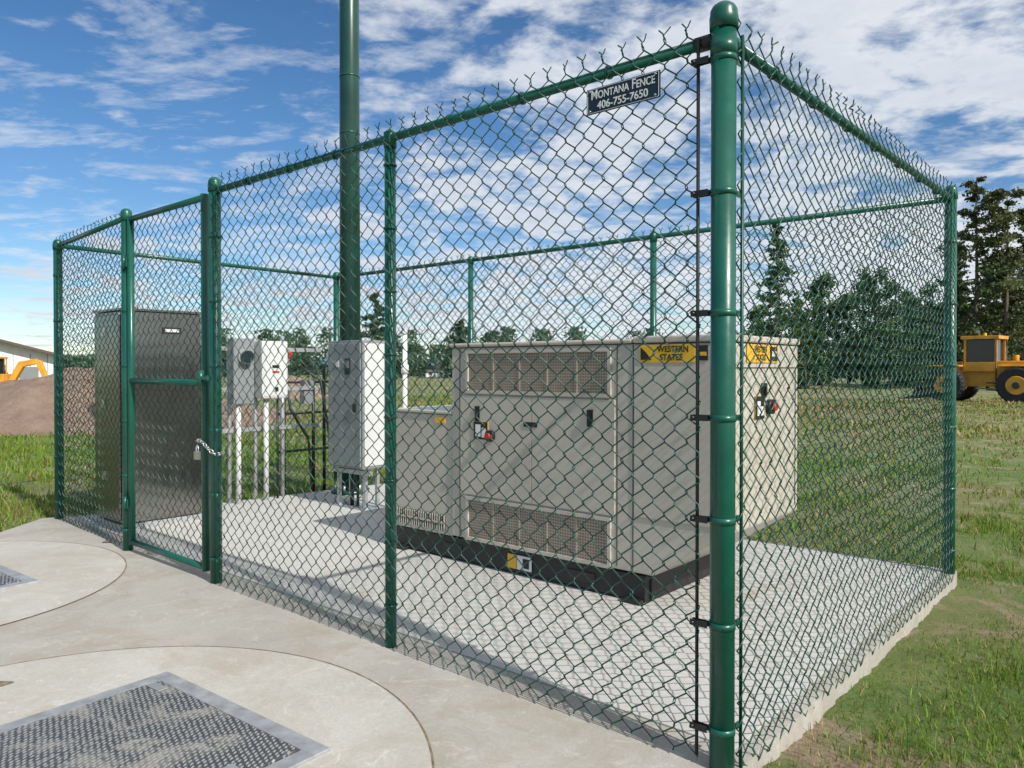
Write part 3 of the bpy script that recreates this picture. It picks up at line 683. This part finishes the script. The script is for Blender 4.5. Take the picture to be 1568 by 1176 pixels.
# ---------------------------------------------------------------- buildings
def loc(x,y,ang,z=-.15):
    c,s=math.cos(ang),math.sin(ang)
    return lambda a,b,zz:(x+a*c-b*s,y+a*s+b*c,z+zz)
bx=empty('metal_building',(-27,44,0)); q=loc(-25.7,43,math.radians(33)); mb=MB(q)
mb.prism([(-14,0),(0,0),(0,2.2),(-7,4.1),(-14,2.2)],0,16,M['white'])
mb.done('walls',bx)
mb=MB(q); mb.prism([(.5,2.02),(.5,2.16),(-7,4.28),(-14.5,2.16),(-14.5,2.02),(-7,4.12)],-.6,16.5,M['steelroof']); mb.done('roof',bx)
mb=MB(q); mb.box(-4.6,-2.2,-.03,-.005,0,1.6,M['greybox']); mb.box(-1.6,-.7,-.03,-.005,.0,1.5,M['greybox'])
for i in range(18): mb.box(-13.9+i*.8,-13.87+i*.8,-.015,-.003,0,2.2,M['greybox'])
mb.done('doors',bx)
bh=empty('farmhouse',(wx(665,110),110,0)); q=loc(wx(652,110),110,0); mb=MB(q); mb.box(0,3.3,0,5,0,1.15,M['white']); mb.done('walls',bh)
mb=MB(q); mb.prism([(-.2,1.15),(3.5,1.15),(1.65,1.95)],-.2,5.2,M['steelroof']); mb.done('roof',bh)
mb=MB(q); mb.box(.4,.9,-.03,-.01,.4,.8,M['dark']); mb.box(2,2.5,-.03,-.01,.4,.8,M['dark']); mb.done('windows',bh)
# ---------------------------------------------------------------- machines
def wheel(mb,a,b,r,w,ang=0):
    n=28
    mb.tube([(a,b-w/2,r),(a,b-w*.42,r),(a,b+w*.42,r),(a,b+w/2,r)],[r*.9,r,r,r*.9],M['rubber'],n)
    for s in (-1,1):
        mb.tube([(a,b+s*w*.5,r),(a,b+s*(w*.5+.02),r)],[r*.52,r*.5],M['machine'],20)
        mb.tube([(a,b+s*(w*.5+.02),r),(a,b+s*(w*.5+.06),r)],[r*.2,r*.18],M['dark'],12)
    for i in range(n):
        t=2*math.pi*i/n; mb.tube([(a+math.cos(t)*r*.99,b-w*.45,r+math.sin(t)*r*.99),(a+math.cos(t+.12)*r*.99,b+w*.45,r+math.sin(t+.12)*r*.99)],.03,M['rubber'],5)
lx,ly=20.45,33.0
wl=empty('wheel_loader',(lx,ly,-.15)); q=loc(lx,ly,math.radians(133),-.15)
mb=MB(q)
for a in (1.35,-1.35):
    for b in (-.95,.95): wheel(mb,a,b,.74,.5)
mb.done('wheels',wl)
mb=MB(q)
mb.box(-2.7,-.5,-.6,.6,.75,1.75,M['machine']); mb.box(-2.95,-2.7,-.85,.85,.6,1.35,M['machine']); mb.box(-.45,1.5,-.45,.45,.65,1.3,M['machine'])
mb.box(-2.1,-.65,-1.15,1.15,1.50,1.58,M['machine']); mb.box(.75,1.95,-1.15,-.65,1.50,1.58,M['machine']); mb.box(.75,1.95,.65,1.15,1.50,1.58,M['machine'])
mb.prism([(1.0,1.3),(1.6,1.1),(2.5,.35),(2.6,.6),(1.7,1.55),(1.1,1.75)],-.42,-.22,M['machine']); mb.prism([(1.0,1.3),(1.6,1.1),(2.5,.35),(2.6,.6),(1.7,1.55),(1.1,1.75)],.22,.42,M['machine'])
mb.prism([(2.5,.1),(3.3,.05),(2.7,.25),(2.55,.8),(2.45,.8)],-1.0,1.0,M['dark'])
mb.done('chassis_and_bucket',wl,.03)
mb=MB(q)
mb.box(-.5,.75,-.62,.62,1.3,1.7,M['machine']); mb.box(-.6,.85,-.7,.7,2.68,2.82,M['machine'])
for a in (-.47,.70):
    for b in (-.60,.55): mb.box(a-.04,a+.05,b,b+.06,1.7,2.68,M['machine'])
mb.box(-.42,.66,-.55,.55,1.7,2.66,M['glass'])
mb.tube([(-1.4,.2,1.75),(-1.4,.2,2.45)],.06,M['dark'],10); mb.tube([(-1.0,-.2,1.75),(-1.0,-.2,2.0)],.12,M['machine'],12)
mb.tube([(.1,0,2.82),(.1,0,2.95)],.06,M['yellowlabel'],10)
for i in range(6): mb.box(-2.4+i*.24,-2.28+i*.24,-.63,-.605,.95,1.5,M['dark']); mb.box(-2.4+i*.24,-2.28+i*.24,.605,.63,.95,1.5,M['dark'])
for i in range(8): mb.box(-2.73,-2.705,-.5,.5,1.36+i*.045,1.38+i*.045,M['dark'])
mb.tube([(-.5,.72,.9),(-.5,.72,2.4)],.02,M['dark'],6); mb.box(-.6,-.2,.65,.95,.5,.55,M['dark']); mb.box(-.6,-.2,.65,.95,.8,.85,M['dark'])
mb.done('cab',wl,.02)
bk=empty('backhoe',(-24.3,37,-.15)); q=loc(-24.6,37.5,math.radians(8),-.0); mb=MB(q)
for b in (-.7,.7): wheel(mb,-.9,b,.62,.4); wheel(mb,-3.0,b,.45,.3)
mb.done('wheels',bk)
mb=MB(q); mb.box(-3.4,-1.4,-.4,.4,.6,1.2,M['machine']); mb.box(-1.5,.0,-.5,.5,.55,1.0,M['machine']); mb.box(-1.5,-.3,-.6,.6,1.75,1.85,M['machine']); mb.box(-1.4,-.4,-.5,.5,1.0,1.75,M['glass'])
for a in (-1.45,-.38):
    for b in (-.55,.5): mb.box(a,a+.07,b,b+.06,1.0,1.75,M['machine'])
mb.prism([(0,.6),(.3,.6),(.7,1.35),(1.3,1.5),(1.3,1.75),(.5,1.6)],-.15,.15,M['machine'])
mb.prism([(1.2,1.7),(1.5,1.65),(1.85,.7),(1.65,.65)],-.12,.12,M['machine']); mb.prism([(1.6,.75),(2.0,.7),(2.1,.25),(1.4,.1),(1.3,.4)],-.3,.3,M['machine'])
mb.prism([(-3.4,.3),(-3.5,1.0),(-4.0,.2)],-1,1,M['machine'])
mb.done('body_and_boom',bk,.02)
# ---------------------------------------------------------------- light / sky
S=Vector((.516,-.585,.640)).normalized()
sun=bpy.data.lights.new('sun','SUN'); sun.energy=5.0; sun.angle=math.radians(.53); sun.color=(1,.955,.885)
so=bpy.data.objects.new('sun',sun); so.rotation_euler=(-S).to_track_quat('-Z','Y').to_euler(); col.objects.link(so)
w=bpy.data.worlds.new('World'); scene.world=w; w.use_nodes=True; nt=w.node_tree; N=nt.nodes; L=nt.links
bg=N['Background']; sky=N.new('ShaderNodeTexSky'); sky.sky_type='NISHITA'; sky.sun_disc=False
sky.sun_elevation=math.asin(S.z); sky.sun_rotation=math.atan2(S.x,S.y); sky.air_density=1.0; sky.dust_density=.2; sky.ozone_density=3.0; sky.altitude=900
hs=N.new('ShaderNodeHueSaturation'); hs.inputs['Saturation'].default_value=1.2; L.new(sky.outputs[0],hs.inputs['Color'])
L.new(hs.outputs[0],bg.inputs['Color']); bg.inputs['Strength'].default_value=.115
tc=N.new('ShaderNodeTexCoord'); sp=N.new('ShaderNodeSeparateXYZ'); L.new(tc.outputs['Generated'],sp.inputs[0])
def math_(op,a,b=None):
    m=N.new('ShaderNodeMath'); m.operation=op
    for i,x in enumerate((a,b)):
        if x is None: continue
        if isinstance(x,(int,float)): m.inputs[i].default_value=x
        else: L.new(x,m.inputs[i])
    return m.outputs[0]
zc=math_('ADD',math_('MAXIMUM',sp.outputs['Z'],0.0),.10)
cx=math_('DIVIDE',sp.outputs['X'],zc); cy=math_('DIVIDE',sp.outputs['Y'],zc)
cb_=N.new('ShaderNodeCombineXYZ'); L.new(cx,cb_.inputs[0]); L.new(cy,cb_.inputs[1])
big=noise(nt,cb_.outputs[0],.6,3,.5,.3); fine=noise(nt,cb_.outputs[0],2.3,12,.60,.25); tiny=noise(nt,cb_.outputs[0],9,10,.6,.2)
low=math_('MULTIPLY',math_('MAXIMUM',math_('SUBTRACT',.30,sp.outputs['Z']),0.0),.42)
bias=math_('ADD',math_('ADD',math_('MULTIPLY',sp.outputs['X'],.15),math_('MULTIPLY',sp.outputs['Z'],.16)),low)
cl=math_('ADD',math_('ADD',math_('MULTIPLY',big,.42),math_('MULTIPLY',fine,.66)),math_('ADD',math_('MULTIPLY',tiny,.24),bias))
fac=N.new('ShaderNodeMapRange'); fac.inputs['From Min'].default_value=.665; fac.inputs['From Max'].default_value=.81; fac.interpolation_type='SMOOTHSTEP'; L.new(cl,fac.inputs['Value'])
mpw=N.new('ShaderNodeMapping'); mpw.inputs['Rotation'].default_value=(0,0,math.radians(25)); mpw.inputs['Scale'].default_value=(1.0,1.7,1); mpw.inputs['Location'].default_value=(3.1,1.7,0); L.new(cb_.outputs[0],mpw.inputs['Vector'])
wisp=noise(nt,mpw.outputs['Vector'],2.0,12,.66,.25)
fw=N.new('ShaderNodeMapRange'); fw.inputs['From Min'].default_value=.50; fw.inputs['From Max'].default_value=.70; fw.inputs['To Max'].default_value=.8; L.new(wisp,fw.inputs['Value'])
bg2=N.new('ShaderNodeBackground'); L.new(ramp(nt,fine,[(.40,(.93,.96,1.0)),(.72,(.66,.72,.82))]),bg2.inputs['Color']); bg2.inputs['Strength'].default_value=.93
mx=N.new('ShaderNodeMixShader'); f2=math_('MULTIPLY',math_('MAXIMUM',fac.outputs[0],fw.outputs[0]),.94); L.new(f2,mx.inputs[0]); L.new(bg.outputs[0],mx.inputs[1]); L.new(bg2.outputs[0],mx.inputs[2])
L.new(mx.outputs[0],N['World Output'].inputs['Surface'])
# ---------------------------------------------------------------- camera
cam=bpy.data.cameras.new('camera'); co=bpy.data.objects.new('camera',cam); col.objects.link(co)
cam.sensor_width=36; cam.lens=26.98; co.location=(0,0,1.34); co.rotation_euler=(math.radians(90-.6),0,0); cam.shift_y=-.0087
cam.clip_start=.05; cam.clip_end=8000; scene.camera=co
